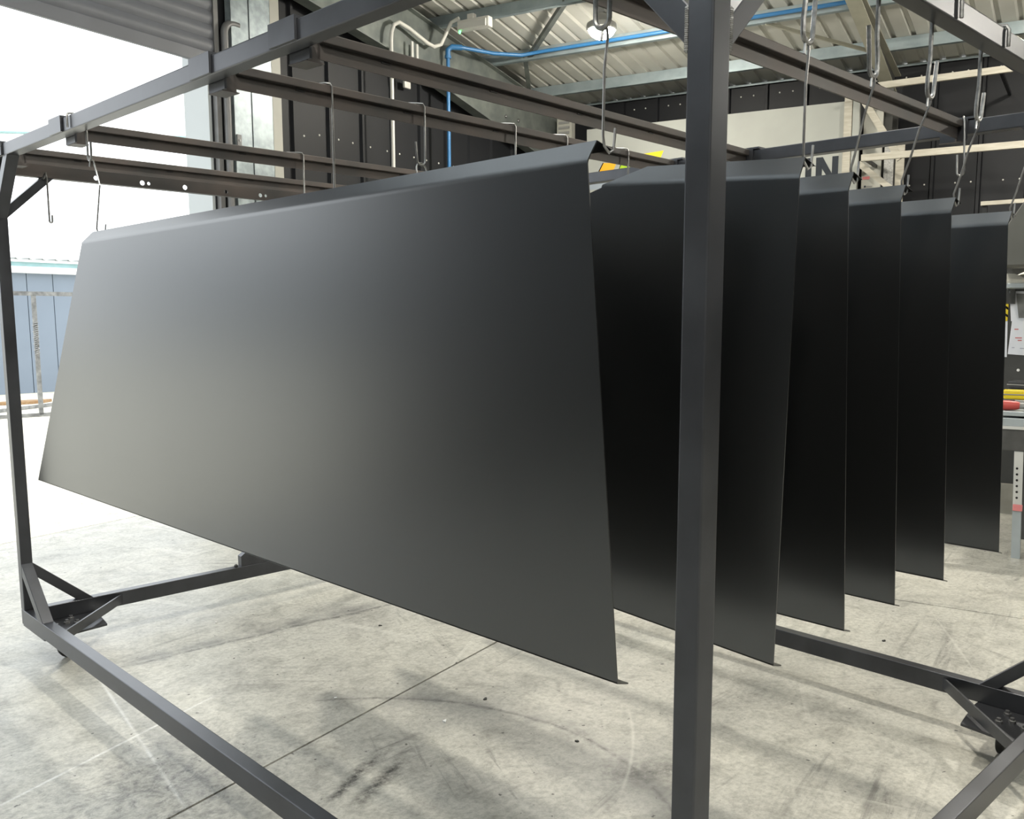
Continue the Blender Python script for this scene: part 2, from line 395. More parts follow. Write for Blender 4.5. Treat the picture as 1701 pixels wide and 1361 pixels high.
# screw heads on the visible cladding
scr = MB().lathe([(.010, 0), (.010, .004), (.004, .008)], n=6).build('screw', M['plastic'], wl); scr.hide_render = False
def screws(parent, pts, ax):
    global scr
    for i, p in enumerate(pts):
        o = scr if (parent is wl and i == 0 and scr.get('used') is None) else bpy.data.objects.new('screw', scr.data)
        if o is not scr: link(o, parent)
        else: scr['used'] = 1
        o.location = p; o.rotation_euler = (math.pi/2, 0, 0) if ax == 'b' else (0, -math.pi/2, 0)
screws(wl, [(a, BG, z) for a, z in ((5.10, 3.30), (5.30, 3.34), (5.56, 3.34), (5.76, 3.34), (6.02, 3.34), (6.28, 3.34), (6.48, 3.34), (6.72, 3.34), (6.94, 3.34), (7.16, 3.34), (7.44, 3.34), (7.65, 3.34), (7.9, 3.34))], 'b')
screws(wf, [(AF, b, zs(AF)-.14) for b in [5.0-.16*k for k in range(1, 30) if k % 3]]+[(AF, b, 3.10) for b in [1.55-.16*k for k in range(0, 14) if k % 3]], 'a')
if 'used' in scr: del scr['used']
# eave angle along the far wall, portal frames, gable rafter
ev = MB().box(AF-.07, AF-.045, BB+.1, BG-.35, zs(AF)-.035, zs(AF)-.012).build('trim_1', M['purlin'], world=HALL); tag(ev, kind='structure')
def rafter(name, b, lower, colmat, flange, label):
    r = empty(name, mat=HALL); tag(r, label, 'steel frame', 'portal frames of the hall')
    top = lambda a: zs(a)-.145
    A = [RIDGE, 4.5, 6.2, 7.4, 8.3, 9.25, AF-.1]
    low = [lower(a) for a in A]
    for side in (1, -1):
        f = (lambda a: a) if side > 0 else (lambda a: 2*RIDGE-a)
        pts = [(f(a), b-.006, top(a)) for a in A]+[(f(a), b-.006, l) for a, l in zip(A[::-1], low[::-1])]
        MB().prism(pts, (0, .012, 0)).build('rafter_web', colmat, r)
        mb = MB()
        for k in range(len(A)-1):
            mb.hexa([(f(A[k]), b-.07, low[k]-.012), (f(A[k+1]), b-.07, low[k+1]-.012), (f(A[k+1]), b+.07, low[k+1]-.012), (f(A[k]), b+.07, low[k]-.012),
                     (f(A[k]), b-.07, low[k]), (f(A[k+1]), b-.07, low[k+1]), (f(A[k+1]), b+.07, low[k+1]), (f(A[k]), b+.07, low[k])])
        mb.build('bottom_flange', flange, r)
        mb = MB()
        for k in range(len(A)-1):
            mb.hexa([(f(A[k]), b-.07, top(A[k])-.012), (f(A[k+1]), b-.07, top(A[k+1])-.012), (f(A[k+1]), b+.07, top(A[k+1])-.012), (f(A[k]), b+.07, top(A[k])-.012),
                     (f(A[k]), b-.07, top(A[k])), (f(A[k+1]), b-.07, top(A[k+1])), (f(A[k+1]), b+.07, top(A[k+1])), (f(A[k]), b+.07, top(A[k]))])
        mb.build('top_flange', flange, r)
        mb = MB(); zt = lower(9.4)
        mb.box(min(f(9.25), f(9.27)), max(f(9.25), f(9.27)), b-.07, b+.07, 0, zt); mb.box(min(f(9.58), f(9.6)), max(f(9.58), f(9.6)), b-.07, b+.07, 0, zt)
        mb.box(min(f(9.27), f(9.58)), max(f(9.27), f(9.58)), b-.006, b+.006, 0, zt)
        mb.build('column', colmat, r)
    return r
def haunch(a): return (4.28-.145*(a-6.2) if a < 6.2 else 4.28-.212*(a-6.2))-.0
g1 = rafter('portal_frame', 5.90, haunch, M['galv_dark'], M['galv_dark'], 'grey-green galvanised rafter against the dark wall beside the roller shutter')
def haunch2(a): return 4.53-.145*(a-7.6) if a < 7.6 else 4.53-.25*(a-7.6)
M['cream_flange'] = mat('cream_painted_steel', (.36, .35, .28), .5, var=.1, scale=5)
M['dark_web'] = mat('dark_grey_steel', (.07, .07, .065), .5, var=.15, scale=4)
g2 = rafter('portal_frame', 1.59, haunch2, M['dark_web'], M['cream_flange'], 'dark steel rafter with a pale bottom flange above the hooks on the right')
def haunch3(a): return haunch2(a)
for bb, lb in ((-2.7, 'dark steel frame nearest behind the photographer'), (-7.0, 'dark steel frame close to the back wall')): rafter('portal_frame', bb, haunch2, M['dark_web'], M['cream_flange'], lb)
# bolts on the corner haunch
for a, z in ((8.27, 4.04), (8.55, 4.04)):
    MB().lathe([(.02, 0), (.02, .012), (.010, .02)], c=(a, 5.892, z), ax=(0, -1, 0), n=6).build('bolt', M['bolt'], g1)
# roof bracing between purlins
def thing_bar(name, p, q, w, h, m, label, cat, group=None):
    d = Vector(q)-Vector(p)
    o = MB().bar(p, q, (0, 0, 1), w, h).build(name, m, world=HALL); return tag(o, label, cat, group)
thing_bar('roof_strut', (6.96, 4.30, zs(6.96)-.10), (7.98, 5.36, zs(7.98)-.08), .05, .05, M['galv_dark'], 'dark bracing strut under the roof left of the hanging lamp', 'strut', 'roof struts')
thing_bar('roof_strut', (7.98, 5.42, zs(7.98)-.10), (9.0, 6.0, zs(9.0)-.10), .05, .05, M['galv_dark'], 'dark bracing strut under the roof lowest beside the blue pipe', 'strut', 'roof struts')
thing_bar('roof_strut', (7.98, 2.55, zs(7.98)-.13), (8.62, 1.66, 4.33), .03, .03, M['cream_flange'], 'thin pale strut between purlin and cream rafter flange', 'strut', 'roof struts')
# ------------------------------------------------------------------ roller shutter and door surround
d1 = empty('door_1', mat=HALL); tag(d1, kind='structure')
def slat_mesh(h):
    mb = MB(); bm = mb.bm; n = 6
    for sgn in (0, 1):
        pass
    pf = [(BG-.02-.016*math.sin(math.pi*k/n), h*k/n) for k in range(n+1)]
    A = [bm.verts.new((DOOR0-.05, y, z)) for y, z in pf]; B = [bm.verts.new((DOOR1+.03, y, z)) for y, z in pf]
    A2 = [bm.verts.new((DOOR0-.05, y+.018, z)) for y, z in pf]; B2 = [bm.verts.new((DOOR1+.03, y+.018, z)) for y, z in pf]
    for k in range(n):
        bm.faces.new((A[k], B[k], B[k+1], A[k+1])); bm.faces.new((A2[k], B2[k], B2[k+1], A2[k+1]))
        bm.faces.new((A[k], A[k+1], A2[k+1], A2[k])); bm.faces.new((B[k], B[k+1], B2[k+1], B2[k]))
    bm.faces.new((A[0], B[0], B2[0], A2[0])); bm.faces.new((A[n], B[n], B2[n], A2[n]))
    return mb
sm = slat_mesh(.112).build('shutter_slat', M['shutter'], d1, smooth=True); sm.location.z = DOORH+.10
for k in range(1, 9):
    o = bpy.data.objects.new('shutter_slat', sm.data); link(o, d1); o.location.z = DOORH+.10+k*.113
MB().box(DOOR0-.05, DOOR1+.03, BG-.035, BG+.005, DOORH, DOORH+.099).bevel(.006).build('bottom_bar', M['shutter'], d1)
MB().box(DOOR1+.03, DOOR1+.075, BG-.05, BG+.02, 0, 4.75).build('guide_rail', M['guide'], d1)
MB().tube([(4.155, BG-.075, 0), (4.155, BG-.075, 3.98)]+arc((4.155+.09, BG-.075, 3.98), (-1, 0, 0), (0, 0, 1), .09, 0, 1.57, 6)[1:]+[(4.3, BG-.075, 4.07)], .032, 10).build('conduit', M['guide'], d1, smooth=True)
MB().box(DOOR1-.01, DOOR1+.02, BG+.01, BG+.32, 0, 4.7).build('jamb', M['jamb'], d1)
MB().box(DOOR0-.03, DOOR0, BG+.01, BG+.32, 0, 4.7).build('jamb', M['jamb'], d1)
MB().box(DOOR0-.15, DOOR0-.05, BG-.05, BG+.02, 0, 4.75).build('guide_rail', M['guide'], d1)
MB().box(DOOR0-.2, DOOR1+.15, BG-.35, BG+.05, 4.66, 5.0).build('shutter_box', M['shutter'], d1)
cp = empty('steel_column', mat=HALL); tag(cp, 'galvanised double channel column between the roller shutter and dark cladding', 'column')
for x0, x1 in ((4.205, 4.392), (4.402, 4.635)):
    mb = MB(); mb.box(x0, x1, BG-.10, BG-.094, 0, zs(4.4)-.1); mb.box(x0, x0+.006, BG-.10, BG-.03, 0, zs(4.4)-.1); mb.box(x1-.006, x1, BG-.10, BG-.03, 0, zs(4.4)-.1)
    mb.build('channel', M['galv'], cp)
MB().box(4.392, 4.402, BG-.085, BG-.03, 0, zs(4.4)-.1).build('gap_packer', M['rib'], cp)
MB().box(4.65, 4.755, BG-.085, BG-.03, 0, zs(4.4)-.1).build('edge_batten', M['cream'], cp)
lug = MB().box(4.215, 4.265, BG-.112, BG-.10, 3.06, 3.16).bevel(.006).build('lug', M['guide'], cp)
MB().lathe([(.010, 0), (.010, .006)], c=(4.24, BG-.112, 3.11), ax=(0, -1, 0), n=10).build('bolt', M['bolt'], lug)

# ------------------------------------------------------------------ services on the gable wall and roof
def pipe(name, pts, r, m, label, cat, n=10, group=None):
    o = MB().tube(pts, r, n).build(name, m, smooth=True, world=HALL); return tag(o, label, cat, group)
W = BG-.06
zr6 = zs(6.96)-.14
pipe('conduit_pipe', [(6.06, 5.80, .6), (6.06, 5.80, 4.36), (6.07, 5.80, 4.45), (6.11, 5.80, 4.53), (6.19, 5.80, 4.575), (6.34, 5.79, 4.55), (6.62, 5.78, 4.475), (6.72, 5.77, 4.46), (6.80, 5.74, 4.50), (6.88, 5.66, zr6+.02), (6.885, 5.56, zr6+.05)], .020, M['plastic'], 'white conduit rising on the dark wall and bending onto the roof', 'conduit')
pipe('conduit_pipe', [(6.40, 5.81, 4.05), (6.40, 5.81, 4.44)], .016, M['plastic'], 'short white conduit on the rafter, left of a pair', 'conduit', group='short conduits')
pipe('conduit_pipe', [(6.48, 5.81, 4.05), (6.48, 5.81, 4.43)], .016, M['plastic'], 'short white conduit on the rafter, right of a pair', 'conduit', group='short conduits')
o = MB().box(6.48, 6.58, W-.03, W, 4.02, 4.09).bevel(.008).build('junction_box', M['plastic'], world=HALL); tag(o, 'small white junction box on the dark wall under the short conduits', 'box')
bpz = 4.50
pipe('air_pipe', [(7.0, 5.80, .6), (7.0, 5.80, 4.44)], .021, M['bluepipe'], 'blue air pipe running straight down the dark wall', 'pipe')
e1 = empty('pipe_elbow', mat=HALL); tag(e1, 'dark blue elbow joining the upright and roof air pipes', 'pipe fitting')
MB().tube([(7.0, 5.80, 4.42), (7.0, 5.80, 4.50), (7.03, 5.77, 4.535), (7.12, 5.70, 4.54)], .030, 10).build('elbow_body', M['bluepipe'], e1, smooth=True)
MB().lathe([(.036, 0), (.036, .03)], c=(7.0, 5.80, 4.41), n=12).build('collar', M['bluepipe'], e1)
pipe('air_pipe', [(7.12, 5.70, 4.54), (7.45, 5.50, 4.53), (7.75, 5.33, 4.56), (7.86, 5.1, 4.60), (7.86, 4.4, 4.60), (7.86, 3.5, 4.60), (7.86, 2.5, 4.60), (7.86, 1.72, 4.60)], .021, M['bluepipe'], 'blue air pipe sagging and running along the purlin under the roof', 'pipe')
em = empty('emergency_light', mat=HALL @ Matrix.Translation((6.86, 5.33, zs(6.96)-.16))); tag(em, 'white emergency light with green LED fixed to the roof purlin', 'emergency light')
MB().box(-.055, .03, -.20, .20, -.085, .02).bevel(.012).build('housing', M['plastic'], em)
MB().box(-.068, -.045, -.175, .175, -.08, -.005).bevel(.01).build('diffuser', M['plastic'], em)
MB().lathe([(.013, 0), (.013, .02), (.006, .03)], c=(-.05, .165, -.088), ax=(-.3, 0, -1), n=12).build('indicator', M['green_led'], em)
MB().box(-.04, .02, .0, .08, .02, .075).bevel(.008).build('cable_box', M['plastic'], em)
cb = empty('meter_cabinet', mat=HALL @ Matrix.Translation((9.35, 5.55, 3.80))); tag(cb, 'small pale cabinet with louvres in the dark far corner of the hall', 'cabinet')
MB().box(-.05, .05, -.0, .22, 0, .40).bevel(.006).build('body', M['cream'], cb)
for k in range(5): MB().box(-.062, -.05, .03, .19, .05+k*.065, .08+k*.065).build('louvre', M['greytool'], cb)
# hanging lamp(s)
def lamp(a, b, z, label):
    L = empty('high_bay_lamp', mat=HALL @ Matrix.Translation((a, b, z))); tag(L, label, 'lamp', 'high bay lamps under the roof')
    MB().lathe([(.03, .16), (.06, .15), (.08, .10), (.145, .06), (.150, .035), (.150, .012), (.138, .0)][::-1], n=28).build('housing', M['lampbody'], L, smooth=True)
    MB().lathe([(.01, -.085), (.06, -.075), (.10, -.05), (.125, -.02), (.132, .001)], n=20).build('bowl', M['lamp'], L)
    MB().tube([(0, 0, .15), (0, 0, zs(a)-z-.12)], .006, 6).build('hanger', M['wire'], L)
    MB().box(-.03, .03, -.045, .045, .16, .24).bevel(.006).build('driver_box', M['greytool'], L)
    MB().tube([(.0, -.04, .2), (.02, -.09, .22), (.01, -.07, .12), (0, -.05, .09)], .005, 6).build('cable', M['blackplastic'], L)
    return L
lamp(6.9, 3.85, 4.40, 'glowing round lamp hanging from the roof above the front panel')
lamp(6.9, -.5, 4.40, 'added unseen round lamp hanging from the roof beyond the right end of the rack')  # lamps from here on are added out of view for floor and roof brightness
lamp(6.9, -5.2, 4.40, 'added unseen round lamp hanging from the roof at the far right of the hall')
lamp(-1.5, -.5, 4.55, 'added unseen round lamp hanging from the roof behind the photographer')
lamp(-1.5, -5.2, 4.55, 'added unseen round lamp hanging from the roof far behind the photographer')
lamp(2.2, 1.2, 4.92, 'added unseen round lamp hanging under the ridge right above the rack')  # added over the rack, out of view, to fill the floor between panels

# ------------------------------------------------------------------ sign board and timber against the far wall
sg = empty('sign_board', mat=HALL @ Matrix.Translation((9.0, 0, 0))); tag(sg, 'large white sign board with yellow, orange and green stripes and black letters', 'sign')
def plate(pts, d0, d1, name, m, parent): return MB().prism([(d0, b, z) for b, z in pts], (d1-d0, 0, 0)).build(name, m, parent)
plate([(5.156, 0), (5.156, 3.94), (1.975, 3.94), (1.975, 0)], 0, .03, 'board', M['white'], sg)
plate([(4.42, 3.57), (4.344, 3.585), (4.102, 3.600), (4.15, 3.50), (4.50, 3.45)], -.004, 0, 'stripe', M['yprint'], sg)
plate([(4.912, 3.515), (4.735, 3.50), (4.80, 3.375), (5.004, 3.36)], -.004, 0, 'stripe', M['orange'], sg)
plate([(4.665, 3.485), (4.46, 3.47), (4.52, 3.375), (4.715, 3.375)], -.004, 0, 'stripe', M['lime'], sg)
plate([(5.02, 3.36), (4.925, 3.52), (4.912, 3.515), (5.004, 3.36)], -.004, 0, 'stripe_edge', M['black'], sg)
plate([(4.725, 3.375), (4.675, 3.485), (4.665, 3.485), (4.715, 3.375)], -.004, 0, 'stripe_edge', M['black'], sg)
plate([(5.15, 3.355), (3.4, 3.355), (3.4, 3.20), (5.15, 3.20)], -.003, 0, 'band', M['bluegrey'], sg)
LT, LB = 3.372, 3.08
plate([(2.378, LT), (2.312, LT), (2.312, LB), (2.378, LB)], -.004, 0, 'letter', M['black'], sg)          # I
plate([(2.262, LT), (2.19, LT), (2.085, LB+.11), (2.085, LT), (2.02, LT), (2.02, LB), (2.085, LB), (2.195, LT-.12), (2.195, LB), (2.262, LB)], -.004, 0, 'letter', M['black'], sg)  # N
def board(name, a, b0, b1, z0, z1, th, m, label, cat='board', group=None, feet=True):
    o = MB().box(a, a+th, b0, b1, z0, z1).bevel(.004, 1).build(name, m, world=HALL); return tag(o, label, cat, group)
board('timber_post', 8.95, 1.883, 1.968, 0, 4.02, .05, M['timber'], 'knotty pale timber post at the right end of the sign board', 'post')
board('white_post', 8.95, 1.80, 1.876, 0, 4.0, .05, M['white'], 'smooth white post beside the knotty timber post', 'post')
cr = board('cream_board', 9.10, 1.585, 1.79, 0, 3.93, .02, M['cream'], 'tall cream board with a red mark behind the diagonal braces')
MB().box(-.004+9.10, 9.10, 1.70, 1.775, 3.115, 3.145).build('red_mark', M['redprint'], cr)
MB().box(-.004+9.10, 9.10, 1.735, 1.755, 3.03, 3.05).build('logo_mark', M['black'], cr)
for k in range(4): MB().box(9.096, 9.10, 1.728-.016*k-.011, 1.728-.016*k, 3.032, 3.046).build('logo_letter', M['greytool'], cr)
board('speckled_board', 9.12, 1.462, 1.562, 0, 3.55, .02, M['ply'], 'narrow speckled white board between the cream boards')
board('cream_batten', 9.12, 1.352, 1.442, 0, 3.55, .02, M['timber'], 'narrow cream batten right of the speckled board')
def diag(p, q, w, h, m, label):
    o = MB().bar(p, q, (1, 0, 0), w, h).build('brace_batten', m, world=HALL); return tag(o, label, 'batten', 'diagonal braces on the boards')
diag((8.9, 1.78, 3.95), (8.9, 1.355, 3.27), .03, .07, M['timber'], 'upper diagonal timber brace across the cream board')
diag((8.9, 1.78, 3.26), (8.9, 1.40, 2.95), .03, .06, M['timber'], 'lower diagonal timber brace across the cream board')
def rail(name, a, b0, b1, z0, z1, h, m, label, cut=.08):
    pts = [(a, b0, z0), (a, b1, z1), (a, b1-cut, z1-h), (a, b0-cut*.9, z0-h)]
    o = MB().prism(pts, (.04, 0, 0)).build(name, m, world=HALL); return tag(o, label, 'rail', 'pale rails across the dark wall')
rail('timber_rail', 8.6, 1.56, .387, 4.005, 4.023, .062, M['timber'], 'uppermost pale rail across the dark wall, cut at an angle')
rail('timber_rail', 8.6, 1.69, -2.5, 3.300, 3.330, .066, M['timber'], 'long pale rail across the dark wall below the upper one', 0)
rail('timber_rail', 7.6, .412, -1.4, 2.646, 2.68, .034, M['timber'], 'short yellowish rail lowest on the right above the last panel', 0)
# uprights that carry the rails, out of the photograph to the right
for a_, b_, z_, t_ in ((8.64, -2.46, 3.36, 'end of the long pale rail'), (7.64, -1.36, 2.70, 'end of the yellowish rail')):
    o = MB().box(a_, a_+.05, b_-.04, b_+.02, 0, z_).build('rail_post', M['timber'], world=HALL); tag(o, 'timber upright carrying the '+t_, 'post')
for z_, t_ in ((3.262, 'long'), (3.975, 'uppermost')):
    o = MB().box(8.641, 9.095, 1.625, 1.655, z_-.03, z_).build('rail_bracket', M['rib'], world=HALL); tag(o, 'dark bracket carrying the left end of the '+t_+' pale rail', 'bracket')
o = MB().box(8.641, AF-.035, .40, .43, 3.965, 3.995).build('rail_bracket', M['rib'], world=HALL); tag(o, 'dark bracket carrying the right end of the uppermost pale rail', 'bracket')
o = MB().box(7.64, 7.69, .36, .40, 0, 2.66).build('rail_post', M['rib'], world=HALL); tag(o, 'dark upright carrying the left end of the yellowish rail', 'post')

# ------------------------------------------------------------------ workbench corner at the right edge
pw = empty('wall_partition', mat=HALL); tag(pw, kind='structure')
MB().box(6.98, 7.06, -2.6, .13, .25, 2.05).build('partition_board', M['board'], pw)
MB().box(6.93, 7.10, -2.6, .15, 0, .25).build('plinth', M['concrete'], pw)
MB().lathe([(.012, 0), (.012, .006)], c=(6.98, -.018, 1.20), ax=(-1, 0, 0), n=8).build('screw', M['chip'], pw)
bn = empty('workbench', mat=HALL @ Matrix.Translation((5.35, -.02, 0))); tag(bn, 'pale steel workbench with drilled legs at the right edge', 'workbench')
MB().box(0, .75, -1.7, 0, .975, 1.005).bevel(.004).build('top', M['benchsteel'], bn)
MB().box(.01, .74, -1.69, -.01, .905, .960).bevel(.004).build('apron', M['benchsteel'], bn)
MB().box(.015, .735, -1.69, -.012, .74, .895).bevel(.004).build('drawer_box', M['benchdark'], bn)
MB().box(.004, .02, -1.68, -.02, .885, .905).build('rule_strip', M['zincplate'], bn)
for y in (-.145, -1.55):
    for x in (.03, .66):
        lg = MB().hexa([(x, y-.045, 0), (x+.05, y-.045, 0), (x+.05, y+.01, 0), (x, y+.01, 0), (x, y-.02, .74), (x+.05, y-.02, .74), (x+.05, y+.035, .74), (x, y+.035, .74)]).build('leg', M['benchsteel'] if x < .1 else M['benchdark'], bn)
        if x < .1:
            st = MB().hexa([(x-.006, y-.035, .34), (x, y-.035, .34), (x, y+.020, .34), (x-.006, y+.020, .34), (x-.006, y-.022, .735), (x, y-.022, .735), (x, y+.033, .735), (x-.006, y+.033, .735)]).build('drilled_strip', M['zincplate'], lg)
            for k in range(6): MB().lathe([(.008, 0), (.008, .002)], c=(x-.006, y+.0+.002*k, .42+.04*k), ax=(-1, 0, 0), n=8).build('hole', M['black'], lg)
            MB().box(x-.012, x-.006, y-.04, y+.02, .33, .375).bevel(.004).build('clip', M['redprint'], lg)
sh = empty('wall_shelf', mat=HALL @ Matrix.Translation((6.6, .10, 1.86))); tag(sh, 'pale shelf above the workbench under a folded dust sheet', 'shelf')
MB().box(0, .38, -1.6, 0, 0, .035).bevel(.004).build('shelf_board', M['benchsteel'], sh)
MB().box(.34, .38, -.06, -.02, -.12, 0).build('bracket', M['benchdark'], sh)
mb = MB(); bm = mb.bm; nx, ny = 5, 26
grid = [[bm.verts.new((.02+.34*i/nx, -.01-1.5*j/ny, .04+(.07+.02*math.sin(j*1.7+i)+.012*math.sin(j*.6-i*1.3))*(1 if 0 < i < nx else .15))) for j in range(ny+1)] for i in range(nx+1)]
for i in range(nx):
    for j in range(ny): bm.faces.new((grid[i][j], grid[i+1][j], grid[i+1][j+1], grid[i][j+1]))
base = [bm.verts.new((.02+.34*i/nx, y, .036)) for y in (-.01, -1.51) for i in (0, nx)]
bm.faces.new((base[0], base[1], base[3], base[2]))
for e in (0, ny):
    k = 0 if e == 0 else 2
    bm.faces.new([grid[i][e] for i in range(nx+1)]+[base[k+1], base[k]])
for e, (p_, q_) in ((0, (0, 2)), (nx, (1, 3))): bm.faces.new([grid[e][j] for j in range(ny+1)]+[base[q_], base[p_]])
o = mb.build('dust_sheet', M['cloth'], smooth=True, world=HALL @ Matrix.Translation((6.6, .10, 1.86))); tag(o, 'crumpled cream dust sheet folded on the pale shelf', 'cloth')
hd = MB().prism([(6.35, .105, 2.02), (6.35, .11, 2.28), (6.35, -.20, 2.78), (6.35, -1.6, 2.78), (6.35, -1.6, 2.02)], (.5, 0, 0)).bevel(.006, 1).build('extraction_hood', M['hood'], world=HALL); tag(hd, 'grey sheet metal hood with a sloping edge right of the last panel', 'hood')
def paper(name, pts, z, m, label):
    o = MB().prism([(6.975-z, b, q) for b, q in pts], (.0015, 0, 0)).build(name, m, world=HALL); return tag(o, label, 'paper')
pp = paper('wall_sheet', [(.085, 1.845), (-.22, 1.835), (-.24, 1.60), (.060, 1.60)], .002, M['paper'], 'white sheet with a dark picture, uppermost on the dark board')
MB().prism([(6.9715, .035, 1.825), (6.9715, -.21, 1.815), (6.9715, -.225, 1.63), (6.9715, .005, 1.625)], (.001, 0, 0)).build('picture', M['photo'], pp)
p2 = paper('wall_sheet', [(.118, 1.62), (.085, 1.62), (.073, 1.305), (.108, 1.305)], .004, M['paper'], 'narrow white sheet left of the lowest drawing on the dark board')
p3 = paper('wall_sheet', [(.052, 1.605), (-.20, 1.60), (-.19, 1.315), (.068, 1.33)], .006, M['paper'], 'white drawing with faint red and blue lines on the dark board')
for k, (b_, z_, w_) in enumerate(((.03, 1.53, .03), (.02, 1.46, .05), (.0, 1.44, .03), (.04, 1.38, .02), (-.02, 1.375, .05))):
    MB().box(6.9665, 6.9685, b_-w_, b_, z_, z_+.008).build('ink_line', M['redink'] if k < 3 else M['ink'], p3)
o = MB().box(6.964, 6.978, .085, .125, 1.60, 1.74).bevel(.003, 1).build('hazard_label', M['yellow'], world=HALL); tag(o, 'yellow and black hazard label half hidden behind white sheets', 'label')
for k in range(2): MB().prism([(6.962, .085, 1.63+k*.06), (6.962, .125, 1.66+k*.06), (6.962, .125, 1.68+k*.06), (6.962, .085, 1.65+k*.06)], (.002, 0, 0)).build('hazard_stripe', M['black'], o)
# tools lying on the bench (bench top is 1.005 high, its front edge at a = 5.35)
def drill(loc, rz, body, label):
    t = empty('cordless_drill', mat=HALL @ Matrix.Translation(loc) @ Matrix.Rotation(rz, 4, 'Z')); tag(t, label, 'drill')
    MB().lathe([(.018, -.10), (.032, -.085), (.034, 0), (.03, .05), (.024, .07)], c=(0, 0, .034), ax=(0, -1, 0), n=14).build('body', body, t, smooth=True)
    MB().lathe([(.022, .07), (.022, .10), (.012, .125)], c=(0, 0, .034), ax=(0, -1, 0), n=12).build('chuck', M['greytool'], t, smooth=True)
    MB().hexa([(-.01, -.03, .012), (-.01, .035, .012), (-.01, .035, .052), (-.01, -.03, .052), (.11, -.015, .014), (.11, .04, .014), (.11, .04, .05), (.11, -.015, .05)]).bevel(.006).build('grip', M['blackplastic'], t)
    MB().box(.11, .155, -.045, .065, .004, .064).bevel(.008).build('battery', M['blackplastic'], t)
    return t
drill((5.43, -.07, 1.005), .1, M['red'], 'red drill lying at the front edge of the workbench')
drill((5.56, -.42, 1.005), .1, M['red'], 'red drill lying right of the yellow case on the bench')
def case(name, loc, rz, sx, sy, sz, m, label, cat):
    t = empty(name, mat=HALL @ Matrix.Translation(loc) @ Matrix.Rotation(rz, 4, 'Z')); tag(t, label, cat)
    MB().box(-sx/2, sx/2, -sy/2, sy/2, 0, sz).bevel(min(sx, sy, sz)*.2).build('body', m, t)
    MB().box(-sx/2-.004, sx/2+.004, -sy/2-.004, sy/2+.004, sz*.45, sz*.58).bevel(.002, 1).build('seam', M['greytool'], t)
    return t
case('tape_case', (5.72, -.09, 1.005+.055), .15, .08, .15, .065, M['yellow'], 'yellow plastic case between the red drills on the bench', 'case')
case('battery_pack', (5.95, -.10, 1.005+.112), -.3, .10, .13, .06, M['blackplastic'], 'black battery pack on top of the heap of tools', 'battery')
case('charger', (5.72, -.14, 1.005), .0, .16, .24, .054, M['greytool'], 'grey charger under the yellow case on the bench', 'charger')
case('tool_box', (5.95, -.17, 1.005), .0, .16, .30, .11, M['greytool'], 'grey tool box under the black battery pack', 'box')

# ------------------------------------------------------------------ outside the door
NBM = HALL @ Matrix.Translation((9.4, 18.25, 0)) @ Matrix.Rotation(math.radians(-9), 4, 'Z')
nb = empty('shed_building', mat=NBM); tag(nb, 'blue grey clad shed with white gutter beyond the yard', 'building')
for k in range(-12, 21):
    MB().box(k*.50, k*.50+.485, 0, .06, 0, 2.42).build('wall_panel', M['nb'], nb)
MB().box(-6.0, 10.5, .03, 6, 0, 2.40).build('wall_core', M['nbdark'], nb)
MB().box(-6.1, 10.6, -.16, .06, 2.42, 2.55).bevel(.01, 1).build('gutter', M['nbwhite'], nb)
MB().box(-6.1, 10.6, -.06, .06, 2.55, 2.64).build('soffit', M['nbteal'], nb)
rfn = MB().hexa([(-6.2, -.12, 2.64), (10.7, -.12, 2.64), (10.7, 6, 2.70), (-6.2, 6, 2.70), (-6.2, -.12, 2.69), (10.7, -.12, 2.69), (10.7, 6, 2.75), (-6.2, 6, 2.75)]).build('roof', M['nbwhite'], nb)
rib0 = None
for k in range(-24, 42):
    x = k*.25
    if rib0 is None: rib0 = MB().prism([(x, -.13, 2.688), (x+.07, -.13, 2.688), (x+.02, -.13, 2.725)], (0, 6, .055)).build('roof_rib', M['galv_dark'], rfn); x0 = x
    else:
        o = bpy.data.objects.new('roof_rib', rib0.data); link(o, rfn); o.location.x = x-x0
wh = empty('warehouse', mat=HALL @ Matrix.Translation((-20, 46, 0))); tag(wh, 'grey warehouse added out of sight far across the yard, left of the shed', 'building')  # unseen building added for the grey band reflected in the front panel
wp = None
for k in range(26):
    if wp is None: wp = MB().box(-18, -16.75, 0, .1, 0, 5.0).build('wall_panel', M['nb'], wh)
    else:
        o = bpy.data.objects.new('wall_panel', wp.data); link(o, wh); o.location.x = k*1.3
MB().box(-18, 15.8, .06, 10, 0, 4.95).build('wall_core', M['nbdark'], wh)
MB().box(-18.2, 16, -.2, 10.2, 5.0, 5.2).build('roof', M['nbwhite'], wh)
yf = empty('yard_barrier', mat=HALL @ Matrix.Translation((6.95, 13.85, 0)) @ Matrix.Rotation(math.radians(-18), 4, 'Z')); tag(yf, 'galvanised rail frame standing in the bright yard', 'frame')
MB().bar((-2.2, 0, 1.925), (2.6, 0, 1.925), (0, 0, 1), .065, .05).build('top_bar', M['yardsteel'], yf)
for x in (-2.0, 0, 2.0): MB().bar((x, 0, .03), (x, 0, 1.90), (1, 0, 0), .06, .05).build('upright', M['yardsteel'], yf)
MB().bar((-2.2, 0, .03), (2.6, 0, .03), (0, 0, 1), .05, .05).build('bottom_bar', M['yardsteel'], yf)
mb = MB()
for k in range(16): mb.tube([(-.036+.02*math.sin(k*2.1), -.032, .98+k*.032), (0, -.045, 1.0+k*.032), (.034, -.033, .99+k*.032+.02*math.cos(k*3.))], .006, 5)
w_ = mb.build('wire_wrap', M['wire'], yf)
thing_bar('steel_bar', (5.6, 14.55, .03), (8.6, 15.5, .03), .05, .05, M['yardsteel'], 'steel bar lying on the yard ground behind the rail frame', 'bar')
